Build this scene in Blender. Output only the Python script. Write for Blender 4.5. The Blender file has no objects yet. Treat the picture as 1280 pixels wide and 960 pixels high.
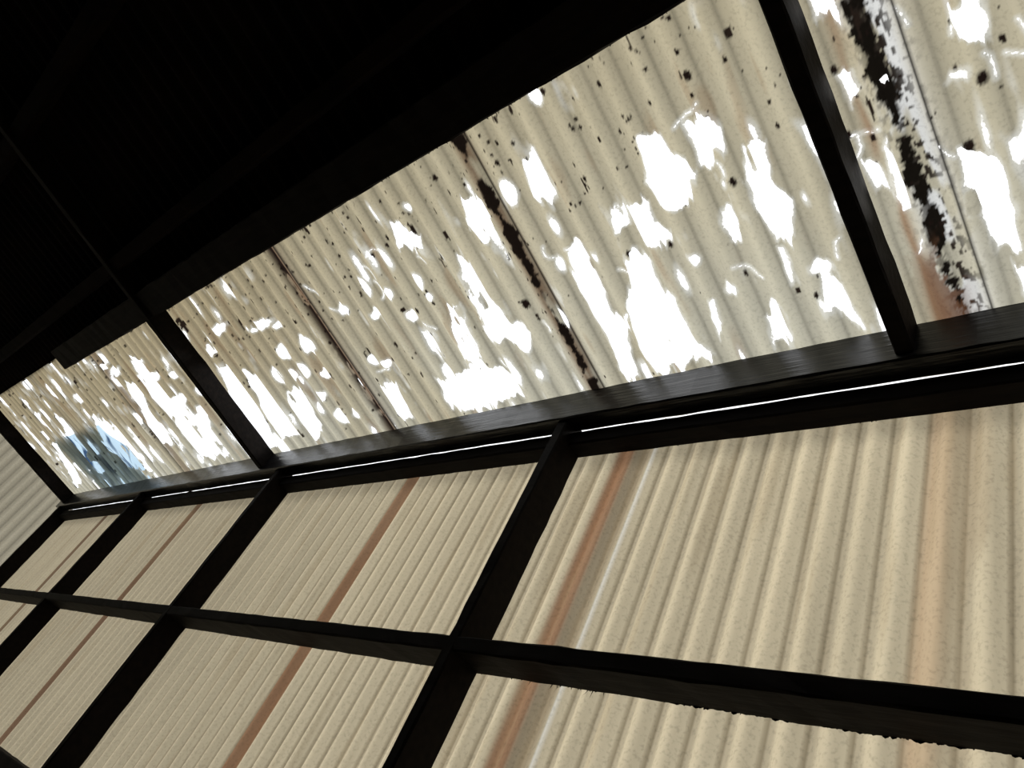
import bpy, bmesh, math, random
import numpy as np
from mathutils import Matrix, Vector
random.seed(4); rng=np.random.default_rng(7)
sc=bpy.context.scene
try:
    sc.view_settings.view_transform='Standard'; sc.view_settings.look='None'
except Exception: pass

# ---------------------------------------------------------------- camera
R=((0.71539,0.567,0.40834),(-0.16451,0.70463,-0.69024),(-0.67908,0.42662,0.59735))
cam=bpy.data.cameras.new('camera'); co=bpy.data.objects.new('camera',cam); sc.collection.objects.link(co)
right=Vector(R[0]).normalized(); back=-Vector(R[2]).normalized(); up=back.cross(right).normalized(); right=up.cross(back)
M=Matrix((right,up,back)).transposed().to_4x4(); M.translation=Vector((1.2782,-1.1198,-.4974))
co.matrix_world=M; cam.sensor_width=36; cam.lens=909.9/1280*36; cam.clip_start=.01
sc.camera=co

# ---------------------------------------------------------------- constants (metres)
TH=.1767; D=.1112; ZE=.8083       # roof pitch, eave line
ZF=-2.1                            # floor
XL,XR,YB=-4.90,3.60,-4.2
ROOF=Matrix.Translation((0,-D,ZE))@Matrix.Rotation(-TH,4,'X')   # local y=-s (s: up the slope)

# ---------------------------------------------------------------- noise helper (numpy value noise)
_T=rng.random((256,256)).astype(np.float64)
def vn(x,y):
    xi=np.floor(x).astype(int); yi=np.floor(y).astype(int); fx=x-xi; fy=y-yi
    fx=fx*fx*(3-2*fx); fy=fy*fy*(3-2*fy)
    a=_T[xi&255,yi&255]; b=_T[(xi+1)&255,yi&255]; c=_T[xi&255,(yi+1)&255]; d=_T[(xi+1)&255,(yi+1)&255]
    return (a*(1-fx)+b*fx)*(1-fy)+(c*(1-fx)+d*fx)*fy
def fbm(x,y,o=3):
    s=0;a=1;t=0
    for k in range(o): s=s+a*vn(x*2**k+17*k,y*2**k+31*k); t+=a; a*=.55
    return s/t
def sst(a,b,x):
    t=np.clip((x-a)/(b-a),0,1); return t*t*(3-2*t)

# ---------------------------------------------------------------- materials
def newmat(name):
    m=bpy.data.materials.new(name); m.use_nodes=True; nt=m.node_tree; nt.nodes.clear()
    return m,nt,nt.nodes.new('ShaderNodeOutputMaterial')
def sheet_mat(name,holes,stretch,diff=.12,lo=.90,hi=1.08,grain=.84):
    m,nt,out=newmat(name); N=nt.nodes; L=nt.links
    at=N.new('ShaderNodeAttribute'); at.attribute_name='tint'
    tc=N.new('ShaderNodeTexCoord')
    mp=N.new('ShaderNodeMapping'); mp.inputs['Scale'].default_value=stretch; L.new(tc.outputs['Object'],mp.inputs['Vector'])
    n1=N.new('ShaderNodeTexNoise'); n1.inputs['Scale'].default_value=1.; n1.inputs['Detail'].default_value=6; L.new(mp.outputs[0],n1.inputs['Vector'])
    n2=N.new('ShaderNodeTexNoise'); n2.inputs['Scale'].default_value=150; n2.inputs['Detail'].default_value=4; L.new(tc.outputs['Object'],n2.inputs['Vector'])
    r1=N.new('ShaderNodeMapRange'); r1.inputs[1].default_value=.3; r1.inputs[2].default_value=.72; r1.inputs[3].default_value=lo; r1.inputs[4].default_value=hi; L.new(n1.outputs['Fac'],r1.inputs[0])
    r2=N.new('ShaderNodeMapRange'); r2.inputs[1].default_value=.30; r2.inputs[2].default_value=.50; r2.inputs[3].default_value=grain; r2.inputs[4].default_value=1.0; L.new(n2.outputs['Fac'],r2.inputs[0])
    mu=N.new('ShaderNodeMath'); mu.operation='MULTIPLY'; L.new(r1.outputs[0],mu.inputs[0]); L.new(r2.outputs[0],mu.inputs[1])
    vm=N.new('ShaderNodeVectorMath'); vm.operation='SCALE'; L.new(at.outputs['Color'],vm.inputs[0]); L.new(mu.outputs[0],vm.inputs['Scale'])
    tr=N.new('ShaderNodeBsdfTranslucent'); L.new(vm.outputs[0],tr.inputs['Color'])
    di=N.new('ShaderNodeBsdfDiffuse'); L.new(vm.outputs[0],di.inputs['Color'])
    mx=N.new('ShaderNodeMixShader'); mx.inputs[0].default_value=diff; L.new(tr.outputs[0],mx.inputs[1]); L.new(di.outputs[0],mx.inputs[2])
    last=mx
    if holes:
        ah=N.new('ShaderNodeAttribute'); ah.attribute_name='hole'
        n3=N.new('ShaderNodeTexNoise'); n3.inputs['Scale'].default_value=140; n3.inputs['Detail'].default_value=2; L.new(tc.outputs['Object'],n3.inputs['Vector'])
        ma=N.new('ShaderNodeMath'); ma.operation='MULTIPLY_ADD'; ma.inputs[1].default_value=.005; L.new(n3.outputs['Fac'],ma.inputs[0]); L.new(ah.outputs['Fac'],ma.inputs[2])
        gt=N.new('ShaderNodeMapRange'); gt.inputs[1].default_value=.0016; gt.inputs[2].default_value=.0034; L.new(ma.outputs[0],gt.inputs[0])
        tp=N.new('ShaderNodeBsdfTransparent'); m2=N.new('ShaderNodeMixShader')
        L.new(gt.outputs[0],m2.inputs[0]); L.new(mx.outputs[0],m2.inputs[1]); L.new(tp.outputs[0],m2.inputs[2]); last=m2
    L.new(last.outputs[0],out.inputs['Surface']); return m
def solid(name,c1,c2,scale,rough,stretch=(1,1,1),bump=.3,spec=.3):
    m,nt,out=newmat(name); N=nt.nodes; L=nt.links
    tc=N.new('ShaderNodeTexCoord'); mp=N.new('ShaderNodeMapping'); mp.inputs['Scale'].default_value=stretch; L.new(tc.outputs['Object'],mp.inputs['Vector'])
    n=N.new('ShaderNodeTexNoise'); n.inputs['Scale'].default_value=scale; n.inputs['Detail'].default_value=6; L.new(mp.outputs[0],n.inputs['Vector'])
    cr=N.new('ShaderNodeValToRGB'); cr.color_ramp.elements[0].position=.35; cr.color_ramp.elements[1].position=.7
    cr.color_ramp.elements[0].color=(*c1,1); cr.color_ramp.elements[1].color=(*c2,1); L.new(n.outputs['Fac'],cr.inputs[0])
    b=N.new('ShaderNodeBsdfPrincipled'); b.inputs['Roughness'].default_value=rough; b.inputs['Specular IOR Level'].default_value=spec
    L.new(cr.outputs[0],b.inputs['Base Color'])
    bp=N.new('ShaderNodeBump'); bp.inputs['Strength'].default_value=bump; bp.inputs['Distance'].default_value=.003; L.new(n.outputs['Fac'],bp.inputs['Height']); L.new(bp.outputs[0],b.inputs['Normal'])
    L.new(b.outputs[0],out.inputs['Surface']); return m
m_roof=sheet_mat('weathered_fibreglass_roof',True,(34,2.2,1))
m_wall=sheet_mat('weathered_fibreglass_wall',False,(14,1,1.2),lo=.89,hi=1.07,grain=.80)
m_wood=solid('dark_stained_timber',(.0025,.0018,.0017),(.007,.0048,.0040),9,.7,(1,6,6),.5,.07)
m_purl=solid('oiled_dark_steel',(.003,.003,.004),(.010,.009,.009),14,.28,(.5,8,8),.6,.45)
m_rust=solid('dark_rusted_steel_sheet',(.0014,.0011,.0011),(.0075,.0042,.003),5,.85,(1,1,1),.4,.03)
m_soot=solid('sooty_cobweb',(.002,.002,.002),(.006,.005,.004),20,.95,(1,1,1),.1,.02)
m_floor=solid('dirty_concrete',(.02,.018,.016),(.05,.045,.04),3,.9)
m_ground=solid('outside_ground',(.30,.27,.20),(.42,.38,.29),1.5,.95)

# ---------------------------------------------------------------- mesh helpers
def link(o,parent=None):
    sc.collection.objects.link(o)
    if parent: o.parent=parent
    return o
def empty(name):
    return link(bpy.data.objects.new(name,None))
def grid_obj(name,xs,ts,fpos,mat,tint=None,hole=None,matrix=None,parent=None):
    X,T=np.meshgrid(xs,ts,indexing='ij'); P=fpos(X,T); n,mn=len(xs),len(ts)
    V=np.stack([a.ravel() for a in P],1)
    idx=np.arange(n*mn).reshape(n,mn)
    F=np.stack([idx[:-1,:-1],idx[1:,:-1],idx[1:,1:],idx[:-1,1:]],-1).reshape(-1,4)
    me=bpy.data.meshes.new(name); me.vertices.add(len(V)); me.vertices.foreach_set('co',V.ravel().astype(np.float32))
    me.loops.add(F.size); me.loops.foreach_set('vertex_index',F.ravel().astype(np.int32))
    me.polygons.add(len(F)); me.polygons.foreach_set('loop_start',np.arange(0,F.size,4,dtype=np.int32)); 
    me.polygons.foreach_set('use_smooth',np.ones(len(F),dtype=bool)); me.update(calc_edges=True)
    h=None
    if hole is not None:
        h=hole(X,T); a=me.attributes.new('hole','FLOAT','POINT'); a.data.foreach_set('value',h.ravel().astype(np.float32))
    if tint is not None:
        c=tint(X,T) if h is None else tint(X,T,h); a=me.attributes.new('tint','FLOAT_COLOR','POINT')
        a.data.foreach_set('color',np.concatenate([c.reshape(-1,3),np.ones((n*mn,1))],1).ravel().astype(np.float32))
    me.materials.append(mat); o=bpy.data.objects.new(name,me)
    if matrix is not None: o.matrix_world=matrix
    return link(o,parent)
def beam(name,lo,hi,mat,matrix=None,jit=.0007,step=.05,parent=None,bev=.004):
    lo=Vector(lo);hi=Vector(hi);s=hi-lo;ax=max(range(3),key=lambda i:s[i]);o1,o2=[i for i in range(3) if i!=ax]
    n=max(2,int(s[ax]/step)); bm=bmesh.new(); rings=[]
    prof=[]
    w,h=s[o1],s[o2];b=min(bev,w/4,h/4)
    for (cx,cy) in ((0,0),(1,0),(1,1),(0,1)):
        sx=1 if cx==0 else -1; sy=1 if cy==0 else -1
        a=(cx*w+sx*b,cy*h); c=(cx*w,cy*h+sy*b)
        prof+= [c,a] if (cx,cy) in((0,0),(1,1)) else [a,c]
    for k in range(n+1):
        ring=[]
        for a,c in prof:
            v=[0,0,0]; v[ax]=lo[ax]+s[ax]*k/n; v[o1]=lo[o1]+a+random.gauss(0,jit); v[o2]=lo[o2]+c+random.gauss(0,jit)
            ring.append(bm.verts.new(v))
        rings.append(ring)
    for k in range(n):
        for j in range(8):
            bm.faces.new((rings[k][j],rings[k][(j+1)%8],rings[k+1][(j+1)%8],rings[k+1][j]))
    bm.faces.new(rings[0]); bm.faces.new(rings[-1])
    bmesh.ops.recalc_face_normals(bm,faces=bm.faces)
    me=bpy.data.meshes.new(name); bm.to_mesh(me); bm.free(); me.materials.append(mat)
    o=bpy.data.objects.new(name,me)
    if matrix is not None: o.matrix_world=matrix
    return link(o,parent)

# ---------------------------------------------------------------- roof holes (mm on the roof: along eave, up slope)
PT="""496,567 540,554 544,510 580,476 558,419 506,389 477,414 464,484;596,537 618,541 653,561 663,504 639,461 592,468;693,471 731,461 725,382 745,347 716,238 684,254 666,321 669,413;597,362 623,360 620,309 596,284 590,320;196,621 239,635 242,551 218,501 181,546;349,453 386,448 379,394 343,391;391,446 441,448 435,374 466,349 443,324 396,339;-29,608 30,605 22,531 -33,497 -66,550;196,401 231,399 231,298 217,182 267,181 216,109 204,4 155,19 171,145 162,246;331,334 383,313 375,232 405,178 401,99 434,4 261,2 249,76 278,202;485,166 497,156 492,87 465,60 464,105;682,236 692,221 686,129 677,142;736,125 772,133 775,84 777,5 744,42 725,84;592,100 630,115 636,82 630,4 587,14;892,669 933,648 930,603 908,608 891,627;894,519 917,514 920,460 902,445;949,481 975,491 979,452 966,433 947,444;886,340 903,340 911,284 891,264;927,352 942,329 969,305 962,264 923,242 914,283;1087,565 1125,544 1116,477 1089,477 1083,521;1036,294 1087,281 1095,213 1088,112 1048,114 1040,186 1026,216;1068,77 1093,69 1080,-21 1066,1;-315,638 -247,609 -258,553 -345,560;-163,483 -123,462 -121,353 -106,282 -67,191 -99,152 -191,207 -189,304 -182,383;-527,131 -332,158 -208,110 -214,17 -418,-9 -539,28;-805,162 -710,154 -761,21 -824,56;-301,343 -244,347 -265,225 -305,146 -348,186;-1733,458 -1642,430 -1660,190 -1689,18 -1807,10 -1813,215;-1569,402 -1498,375 -1502,205 -1507,45 -1635,64 -1602,264;-1370,261 -1276,251 -1304,69 -1395,12 -1437,90;-2399,659 -2298,627 -2352,355 -2466,315 -2494,454;-2650,584 -2559,541 -2626,248 -2679,149 -2770,227;-2368,406 -2244,393 -2263,119 -2322,26 -2463,58 -2492,202;-2260,290 -2150,272 -2150,54 -2164,12 -2292,47;-3361,487 -3213,422 -3134,152 -3146,24 -3427,96 -3529,263;-3862,560 -3792,517 -3827,302 -3926,217 -4018,328;-4308,434 -4229,389 -4358,93 -4591,27"""
ET="""311,747,22,19 724,485,17,5 194,466,24,10 113,578,33,23 542,172,15,14 495,264,13,11 745,165,16,21 1069,432,6,11 1082,332,28,3 -577,508,37,24 -494,460,19,18 -739,475,24,29 -610,418,18,21 -461,372,20,21 -347,468,26,18 -433,272,38,15 -194,107,43,15 -126,301,23,22 -97,226,28,25 -339,410,14,14 -1509,596,19,60 -1242,542,18,88 -1135,514,14,28 -1044,407,43,38 -1207,417,36,35 -1347,335,41,32 -1134,93,35,35 -1043,86,22,25 -1059,274,21,25 -1170,196,22,26 -1247,314,28,24 -1167,316,30,23 -2650,633,23,64 -2734,676,17,49 -2315,529,26,43 -2219,379,26,37 -2124,498,18,31 -2024,388,29,30 -1680,528,23,36 -2123,291,30,31 -3361,590,31,55 -3863,435,43,65 -3907,149,50,68 -3308,233,46,56 -4157,609,24,53 -4184,710,19,44 -4317,469,31,47 149,359,19,12 174,311,21,8 -230,671,11,10 -454,147,35,20 -203,238,31,13 -763,263,20,19 -892,204,23,20 -706,250,14,18 66,223,25,11 254,360,12,7 628,402,7,4 442,234,26,7 768,321,10,4"""
polys=[np.array([[float(a)/1000 for a in p.split(',')] for p in q.split()]) for q in PT.split(';')]
ells=[[float(a)/1000 for a in e.split(',')] for e in ET.split()]
# further stretch of the roof to the right: a few extra holes
for k in range(26):
    ells.append([rng.uniform(1.3,3.5),rng.uniform(.03,.7),rng.uniform(.02,.09),rng.uniform(.01,.03)])
# short cracks beginning near hole edges
cracks=[]
for k in range(46):
    if k<32: x=rng.uniform(.1,1.25); s=rng.uniform(.05,.6)
    else: x=rng.uniform(-.9,.05); s=rng.uniform(.02,.6)
    a=rng.uniform(-.6,.6)+(math.pi/2 if rng.random()<.75 else 0); pts=[(x,s)]
    for j in range(rng.integers(3,7)):
        a+=rng.normal(0,.35); x+=.012*math.cos(a); s+=.012*math.sin(a); pts.append((x,s))
    cracks.append(np.array(pts))
def poly_sd(px,py,poly):
    d=np.full(px.shape,1e9); ins=np.zeros(px.shape,bool); n=len(poly)
    for i in range(n):
        ax,ay=poly[i]; bx,by=poly[(i+1)%n]; ex,ey=bx-ax,by-ay
        t=np.clip(((px-ax)*ex+(py-ay)*ey)/(ex*ex+ey*ey),0,1); d=np.minimum(d,np.hypot(px-ax-t*ex,py-ay-t*ey))
        c=((ay>py)!=(by>py))&(px<(bx-ax)*(py-ay)/(by-ay+1e-12)+ax); ins^=c
    return np.where(ins,d,-d)
PITCH=.0755
def hole_field(X,S):
    far=sst(-.6,-2.5,X)
    k=1+far*1.0
    wx=(fbm(X*22,S*8,3)-.5)*.022*k+(vn(X*110,S*34)-.5)*.007
    ws=(fbm(X*50+9,S*11+4,3)-.5)*.085
    x=X+wx; s=S+ws
    H=np.full(X.shape,-.05)
    for p in polys:
        lo=p.min(0)-.09; hi=p.max(0)+.09; m=(X>lo[0])&(X<hi[0])&(S>lo[1])&(S<hi[1])
        if m.any(): H[m]=np.maximum(H[m],poly_sd(x[m],s[m],p))
    for cx,cs,a,b in ells:
        m=(abs(X-cx)<b+.05)&(abs(S-cs)<a+.06)
        if m.any():
            xx=X[m]+wx[m]*.45; ss=S[m]+ws[m]*.4
            r=np.hypot((ss-cs)/a,(xx-cx)/b); H[m]=np.maximum(H[m],(1-r)*min(a,b))
    # islands of sheet surviving inside the large gaps
    isl=fbm(X*30+12,S*9+66,3); H=np.where(isl>.74,np.minimum(H,(.74-isl)*.1+.001),H)
    # general perforation, heavier on the far bays and toward the eave
    g=fbm(X*22+50,S*7+20,3)-.5
    thr=.31-.10*sst(-.9,-2.2,X)-.03*sst(.35,.05,S)
    H=np.maximum(H,(g-thr)*.06)
    for c in cracks:
        lo=c.min(0)-.02; hi=c.max(0)+.02; m=(X>lo[0])&(X<hi[0])&(S>lo[1])&(S<hi[1])
        if not m.any(): continue
        px,py=X[m],S[m]; d=np.full(px.shape,1e9)
        for i in range(len(c)-1):
            ax,ay=c[i]; ex,ey=c[i+1]-c[i]; t=np.clip(((px-ax)*ex+(py-ay)*ey)/(ex*ex+ey*ey),0,1)
            d=np.minimum(d,np.hypot(px-ax-t*ex,py-ay-t*ey))
        H[m]=np.maximum(H[m],.0012-d)
    # keep the laps attached
    H=np.minimum(H,np.where(abs(X-.045)<.020,-.004+(fbm(X*60,S*25)-.62)*.06,1))
    H=np.minimum(H,np.where(abs(X-.970)<.026,-.006+(fbm(X*60,S*25)-.66)*.06,1))
    H=np.minimum(H,np.where(abs(X+.885)<.022,-.01,1))
    H=np.minimum(H,(S+.05)*1.0+.02)
    return np.clip(H,-.02,.02)
ST=[(0.462,0.705,4),(0.649,0.639,5),(0.411,0.603,3),(0.347,0.334,4),(0.895,0.529,4),(1.101,0.419,6),(1.053,0.311,6),(1.14,0.465,4),(-0.021,0.293,7),(0.728,0.633,3),(0.643,0.6,3),(0.772,0.524,3),(0.331,0.537,4),(0.198,0.683,3),(0.649,0.688,3),(-0.085,0.7,5),(-0.372,0.618,5),(0.127,0.66,4),(-0.444,0.67,4),(0.552,0.624,3),(0.77,0.476,3),(0.648,0.407,5),(0.918,0.387,4),(0.883,0.41,4),(0.717,0.11,4),(0.196,0.237,4),(-0.351,0.419,4),(0.45,0.317,4)]
for k in range(460):
    x=rng.uniform(-3.2,1.6); s=.76-.6*rng.random()**1.8; ST.append((x,s,rng.choice([1.1,1.4,1.9,2.7],p=[.5,.3,.14,.06])*(1.7 if x<-.3 else 1)))
for k in range(16):   # tight clusters near the top edge
    cx=rng.uniform(-2.6,1.2); cs=rng.uniform(.45,.74)
    for j in range(rng.integers(4,10)): ST.append((cx+rng.normal(0,.014),cs+rng.normal(0,.035),rng.uniform(1.2,2.8)))
for k in range(130):   # specks hugging the laps
    lx=rng.choice([.05,.97,-.895,-2.79]); ST.append((lx+rng.normal(0,.028),rng.uniform(.02,.75),rng.uniform(1.,2.6)*(1.6 if lx<0 else 1)))
def mixc(c,col,f): return c*(1-f[...,None])+np.array(col)*f[...,None]
def roof_tint(X,S,H):
    ph=2*np.pi*X/PITCH
    c=np.ones(X.shape+(3,))*np.array((.285,.260,.190))
    v=fbm(X*3,S*2.2,3); c*= (0.92+.16*v)[...,None]
    # milky, thinner sheet near the eave, yellower up-slope
    c=mixc(c,(.33,.325,.275),.55*sst(.50,.05,S)*sst(.30,.65,fbm(X*6,S*2,2)+.1))
    c=mixc(c,(.220,.185,.115),.50*sst(.42,.80,S)*(.6+.4*fbm(X*20,S*3,2)))
    c=mixc(c,(.20,.16,.092),.6*sst(-.2,-1.6,X)*sst(.05,.5,S))
    # ribs: soft tone bands, thin dirt lines, straight along the sheet
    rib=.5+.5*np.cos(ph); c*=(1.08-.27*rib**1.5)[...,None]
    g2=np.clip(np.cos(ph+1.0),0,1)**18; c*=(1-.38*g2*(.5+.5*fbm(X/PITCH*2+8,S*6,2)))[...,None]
    # thinned edge around each hole, paled to paint in the holes' glow
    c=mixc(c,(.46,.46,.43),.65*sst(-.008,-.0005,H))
    # brown stains
    st=sst(.66,.80,fbm(X*22+70,S*3.5+7,3)); c=mixc(c,(.17,.11,.06),.4*st)
    def band(x0,w): return np.exp(-((X-x0)/w)**2)
    nz=fbm(X*45+5,S*14+3,3); nb=fbm(X*30+25,S*9+13,3); wob=(fbm(X*4,S*9+77,3)-.5); sp0=fbm(X*110,S*75,2)
    # lap 1
    c=mixc(c,(.09,.055,.032),.92*band(.052,.022)*sst(.22,.42,nb))
    w1=.012*sst(.30,.62,vn(X*0+3.3,S*17+2))*(.7+.7*sst(.2,.6,S))+.002
    c=mixc(c,(.006,.004,.003),sst(w1+.002,w1-.002,abs(X-.052-.007*wob)+.016*(sp0-.5))*sst(.20,.32,vn(X*3,S*23+5)))
    c=mixc(c,(.006,.004,.003),band(.0735,.0040)*.97)
    # badly rotted lap at the right: white crust, black core, brown foot
    c=mixc(c,(.42,.43,.44),.8*np.clip(band(.982,.032)*1.2,0,1)*sst(.36,.5,nb+.04)); c=mixc(c,(.15,.085,.045),.8*band(.920,.013)*sst(.3,.5,fbm(X*20,S*5+60,2)))
    w4=.003+.012*sst(.25,.65,vn(X*0+9.3,S*17+2))
    c=mixc(c,(.005,.004,.003),sst(w4+.003,w4-.002,abs(X-.962-.016*wob)+.026*(sp0-.5))*sst(.20,.30,vn(X*4,S*21+35)))
    sp=sst(.60,.64,sp0)*band(.978,.034); c=mixc(c,(.012,.009,.007),np.clip(sp,0,1)); c=mixc(c,(.006,.005,.005),band(1.014,.003)*.95)
    c=mixc(c,(.09,.042,.022),.85*np.clip(1.2*band(.945,.032),0,1)*sst(.19,.10,S+.05*(nb-.5))*sst(.40,.50,nb+.3*(sp0-.5)))
    # lap 2, 3
    c=mixc(c,(.10,.055,.034),.93*band(-.890,.026)); c=mixc(c,(.008,.005,.004),band(-.905,.020)*sst(.38,.46,nz+.06*sst(.3,.7,S))); c=mixc(c,(.006,.005,.005),band(-.866,.007)*.9)
    c=mixc(c,(.02,.014,.010),.95*band(-2.79,.018)); c=mixc(c,(.10,.06,.04),.5*band(-2.74,.03))
    c=mixc(c,(.02,.014,.010),.95*band(-3.75,.018)); c=mixc(c,(.03,.02,.016),.9*band(2.0,.01)); c=mixc(c,(.03,.02,.016),.9*band(2.95,.01))
    # sparse black lichen blotches toward the top edge
    n4=fbm(X*44+90,S*20+40,3); tt=.85-.05*sst(.35,.75,S)-.05*sst(.1,-.8,X)
    c=mixc(c,(.012,.008,.006),sst(tt,tt+.03,n4))
    for x,s,r in ST:
        r=r*.0014; m=(abs(X-x)<3*r)&(abs(S-s)<3*r)
        if m.any():
            d=np.hypot(X[m]-x,(S[m]-s)*.7); f=sst(r*1.25,r*.75,d+r*.5*(vn(X[m]*300,S[m]*300)-.5)); c[m]=mixc(c[m],(.008,.005,.004),f)
    return c
xs=np.concatenate([np.arange(-4.9,-1.8,.011),np.arange(-1.8,-.95,.0065),np.arange(-.95,1.45,.0033),np.arange(1.45,3.6,.011)])
ts=np.concatenate([np.arange(-.124,0,.02),np.arange(0,.84,.0045)])
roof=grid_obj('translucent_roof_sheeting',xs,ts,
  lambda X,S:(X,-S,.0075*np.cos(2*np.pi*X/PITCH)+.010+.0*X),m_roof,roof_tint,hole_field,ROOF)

# ---------------------------------------------------------------- corrugated wall
WP=.068
def wall_tint(X,Z):
    ph=2*np.pi*X/WP
    c=np.ones(X.shape+(3,))*np.array((.500,.438,.318))
    c*=(.93+.14*fbm(X*2.2,Z*1.6,3))[...,None]
    c*=(1.04-.20*sst(-.3,-1.8,X)-.06*sst(.5,0,X))[...,None]
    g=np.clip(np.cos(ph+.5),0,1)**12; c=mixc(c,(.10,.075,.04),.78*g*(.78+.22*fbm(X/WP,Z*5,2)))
    g=np.clip(np.cos(ph-.45),0,1)**2.5; c*=(1-.38*g)[...,None]  # shaded half of each rib, painted into the tint for depth
    def slab(a,b,e=.004): return sst(a-e,a+e,X)*(1-sst(b-e,b+e,X))
    nb=fbm(X*12+40,Z*2+3,3)
    c=mixc(c,(.195,.098,.052),(.78+.2*nb)*slab(-.818,-.750,.006))
    c=mixc(c,(.07,.045,.03),.8*slab(-.750,-.746,.001))
    c=mixc(c,(.205,.105,.057),(.74+.24*nb)*slab(.118,.180,.006)); c=mixc(c,(.19,.15,.10),.88*slab(.180,.236)*(.65+.35*nb)); c=mixc(c,(.65,.64,.6),.8*slab(.240,.247,.002)); c=mixc(c,(.04,.03,.02),.8*slab(.235,.238,.001))
    c=mixc(c,(.38,.265,.165),.6*slab(.880,.93,.012)); c=mixc(c,(.26,.2,.13),.45*slab(.93,.99,.01)*sst(.45,.65,nb))
    c=mixc(c,(.14,.075,.045),.88*slab(-2.59,-2.52)); c=mixc(c,(.05,.04,.02),.9*slab(-1.905,-1.86)); c=mixc(c,(.12,.07,.045),.85*slab(-3.99,-3.92))
    c=mixc(c,(.2,.12,.08),.8*slab(1.83,1.88)); c=mixc(c,(.2,.12,.08),.8*slab(2.75,2.80))
    c=mixc(c,(.26,.20,.12),.30*sst(.58,.76,fbm(X*30+7,Z*2+80,4)))
    c*=(1-.30*sst(.59,.647,Z))[...,None]   # darker just under the plate
    return c
xs=np.arange(-4.9,3.6,WP/16); ts=np.concatenate([np.arange(ZF,-.7,.08),np.arange(-.7,.757,.02),[.7615]])
def wz(X,Z): return np.where(Z>.7575,Z+.014*(fbm(X*14,X*0+3,3)-.45),Z)
wall=grid_obj('wall_front',xs,ts,lambda X,Z:(X,.010*np.cos(2*np.pi*X/WP)+.014,wz(X,Z)),m_wall,wall_tint)

# ---------------------------------------------------------------- timber frame
wf=empty('wooden_wall_frame')
for i,x in enumerate((0,-1.6,-3.2,-4.8,1.6,3.2)):
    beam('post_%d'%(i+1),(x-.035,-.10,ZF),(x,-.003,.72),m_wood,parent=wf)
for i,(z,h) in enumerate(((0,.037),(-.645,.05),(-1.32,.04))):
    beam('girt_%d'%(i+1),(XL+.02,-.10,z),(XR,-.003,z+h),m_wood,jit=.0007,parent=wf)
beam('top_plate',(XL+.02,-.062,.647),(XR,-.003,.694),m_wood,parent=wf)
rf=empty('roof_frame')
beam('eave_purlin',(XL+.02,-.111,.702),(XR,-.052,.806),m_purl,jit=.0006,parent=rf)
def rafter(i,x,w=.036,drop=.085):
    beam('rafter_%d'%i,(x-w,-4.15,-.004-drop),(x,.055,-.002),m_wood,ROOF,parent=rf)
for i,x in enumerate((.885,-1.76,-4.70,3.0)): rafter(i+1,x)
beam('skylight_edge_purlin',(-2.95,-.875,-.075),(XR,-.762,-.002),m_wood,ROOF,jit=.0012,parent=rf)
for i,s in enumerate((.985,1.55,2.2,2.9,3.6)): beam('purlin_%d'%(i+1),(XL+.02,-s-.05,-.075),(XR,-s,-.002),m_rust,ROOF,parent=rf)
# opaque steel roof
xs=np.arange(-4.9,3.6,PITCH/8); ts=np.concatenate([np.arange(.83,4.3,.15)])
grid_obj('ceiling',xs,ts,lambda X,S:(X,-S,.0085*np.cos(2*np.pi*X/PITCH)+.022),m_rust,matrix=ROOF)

# sooty cobweb / splinter fringe hanging from the timbers (part of the frames)
def fringe(n,fx,base,down,out,lmin,lmax,bm,M=None,wmax=.004):
    for k in range(n):
        x=fx(); p=Vector(base)+Vector((x,0,0)); L=lmin+(lmax-lmin)*random.random()**3.2; w=random.uniform(.0015,wmax)
        sk=random.gauss(0,.5)*L
        up=-Vector(down)
        pts=[p+up*.004+Vector((-w,0,0)),p+up*.004+Vector((w,0,0)),p+Vector(down)*L*.55+Vector((w*.6+sk*.4,0,0))+Vector(out)*L*.1,p+Vector(down)*L+Vector((sk,0,0)),p+Vector(down)*L*.5+Vector((-w*.6+sk*.4,0,0))]
        if M is not None: pts=[M@q for q in pts]
        bm.faces.new([bm.verts.new(q) for q in pts])
def fin(bm,name,par):
    me=bpy.data.meshes.new(name); bm.to_mesh(me); bm.free(); me.materials.append(m_soot); link(bpy.data.objects.new(name,me),par)
bm=bmesh.new()
fringe(300,lambda:random.uniform(.5,1.6),(0,-.006,.001),(0,0,-1),(0,-1,0),.0005,.0045,bm,wmax=.010)
fringe(160,lambda:random.uniform(-3.2,.5),(0,-.006,.001),(0,0,-1),(0,-1,0),.0005,.004,bm)
fringe(10,lambda:random.gauss(.27,.07),(0,-.006,.001),(0,0,-1),(0,-1,0),.006,.018,bm,wmax=.002)
fringe(300,lambda:random.uniform(-3.2,1.6),(0,-.006,.648),(0,0,-1),(0,-1,0),.0005,.004,bm)
fin(bm,'sooty_cobwebs',wf)
bm=bmesh.new()
fringe(420,lambda:random.uniform(-2.9,1.3),(0,-.764,-.004),(0,1,0),(0,0,-1),.001,.008,bm,ROOF)
fin(bm,'sooty_cobwebs_edge',rf)

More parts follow.
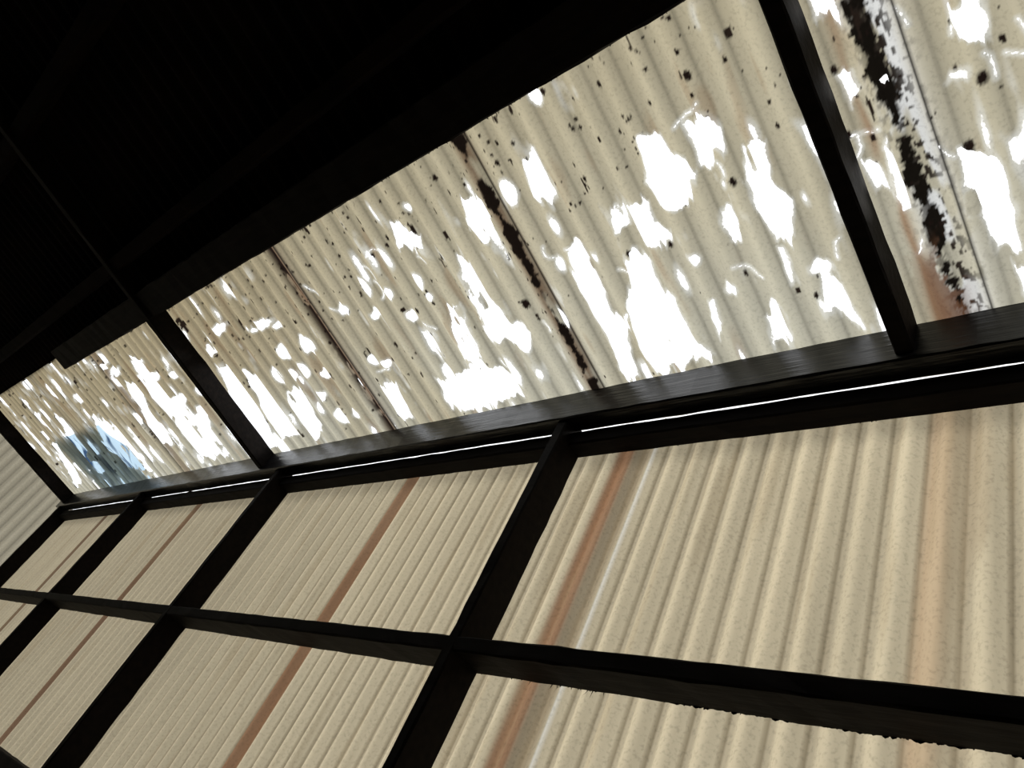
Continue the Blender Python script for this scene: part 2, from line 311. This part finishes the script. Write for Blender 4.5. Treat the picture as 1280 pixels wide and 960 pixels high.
# ---------------------------------------------------------------- remaining shell
def tint_end(Y,Z):
    ph=2*np.pi*Y/WP; c=np.ones(Y.shape+(3,))*np.array((.36,.33,.26)); c*=(1-.40*np.clip(np.cos(ph),0,1)**8)[...,None]; return c
ys=np.arange(YB,.0,WP/10); ts=np.arange(ZF,1.45,.06)
def endpos(Y,Z):
    top=ZE+(-D-Y)*math.tan(TH)-.0
    return (XL+.0+.011*np.cos(2*np.pi*Y/WP),Y,np.minimum(Z,top))
grid_obj('wall_left',ys,ts,endpos,m_wall,tint_end)
def quadbox(name,lo,hi,mat): return beam(name,lo,hi,mat,jit=0,step=1.,bev=.01)
quadbox('wall_back',(XL,YB-.1,ZF),(XR,YB,1.75),m_rust)
quadbox('wall_right',(XR,YB,ZF),(XR+.1,.03,1.75),m_rust)
quadbox('floor',(XL-.1,YB-.1,ZF-.1),(XR+.1,.05,ZF),m_floor)
quadbox('ground',(-40,-40,ZF-.25),(40,40,ZF-.12),m_ground)

# ---------------------------------------------------------------- blue tarpaulin lying on the far roof
m,nt,out=newmat('blue_tarpaulin'); tr=nt.nodes.new('ShaderNodeBsdfTranslucent'); di=nt.nodes.new('ShaderNodeBsdfDiffuse')
tcc=nt.nodes.new('ShaderNodeTexCoord'); mpp=nt.nodes.new('ShaderNodeMapping'); mpp.inputs['Scale'].default_value=(14,4,1)
wv=nt.nodes.new('ShaderNodeTexNoise'); wv.inputs['Scale'].default_value=1; nt.links.new(tcc.outputs['Object'],mpp.inputs['Vector']); nt.links.new(mpp.outputs[0],wv.inputs['Vector']); cr=nt.nodes.new('ShaderNodeValToRGB')
cr.color_ramp.elements[0].position=.40; cr.color_ramp.elements[1].position=.50; cr.color_ramp.elements[0].color=(.03,.06,.12,1); cr.color_ramp.elements[1].color=(.36,.48,.58,1)
nt.links.new(wv.outputs['Fac'],cr.inputs[0]); nt.links.new(cr.outputs[0],tr.inputs[0]); nt.links.new(cr.outputs[0],di.inputs[0])
mx=nt.nodes.new('ShaderNodeMixShader'); mx.inputs[0].default_value=.2; nt.links.new(tr.outputs[0],mx.inputs[1]); nt.links.new(di.outputs[0],mx.inputs[2]); nt.links.new(mx.outputs[0],out.inputs[0])
grid_obj('blue_tarpaulin',np.linspace(-4.15,-3.30,40),np.linspace(-.05,.40,24),
  lambda X,S:(X-.35*S,-S,.03+.02*vn(X*9,S*9)+.012*np.sin(X*23+S*14)),m,matrix=ROOF)

# ---------------------------------------------------------------- light: overcast bright sky + soft hazy sun
w=bpy.data.worlds.new('sky'); sc.world=w; w.use_nodes=True; nt=w.node_tree; nt.nodes.clear()
bg=nt.nodes.new('ShaderNodeBackground'); ow=nt.nodes.new('ShaderNodeOutputWorld'); tc=nt.nodes.new('ShaderNodeTexCoord'); sx=nt.nodes.new('ShaderNodeSeparateXYZ')
cr=nt.nodes.new('ShaderNodeValToRGB'); cr.color_ramp.elements[0].position=0; cr.color_ramp.elements[0].color=(.90,.95,1,1); cr.color_ramp.elements[1].position=.8; cr.color_ramp.elements[1].color=(1,1,1,1)
nt.links.new(tc.outputs['Generated'],sx.inputs[0]); nt.links.new(sx.outputs['Z'],cr.inputs[0]); nt.links.new(cr.outputs[0],bg.inputs[0]); bg.inputs[1].default_value=1.65
nt.links.new(bg.outputs[0],ow.inputs[0])
sl=bpy.data.lights.new('hazy_sun','SUN'); sl.energy=2.2; sl.angle=math.radians(28); sl.color=(1,.96,.88)
so=bpy.data.objects.new('hazy_sun',sl); sc.collection.objects.link(so)
so.rotation_euler=Vector((-.8,-.75,-.85)).to_track_quat('-Z','Y').to_euler()
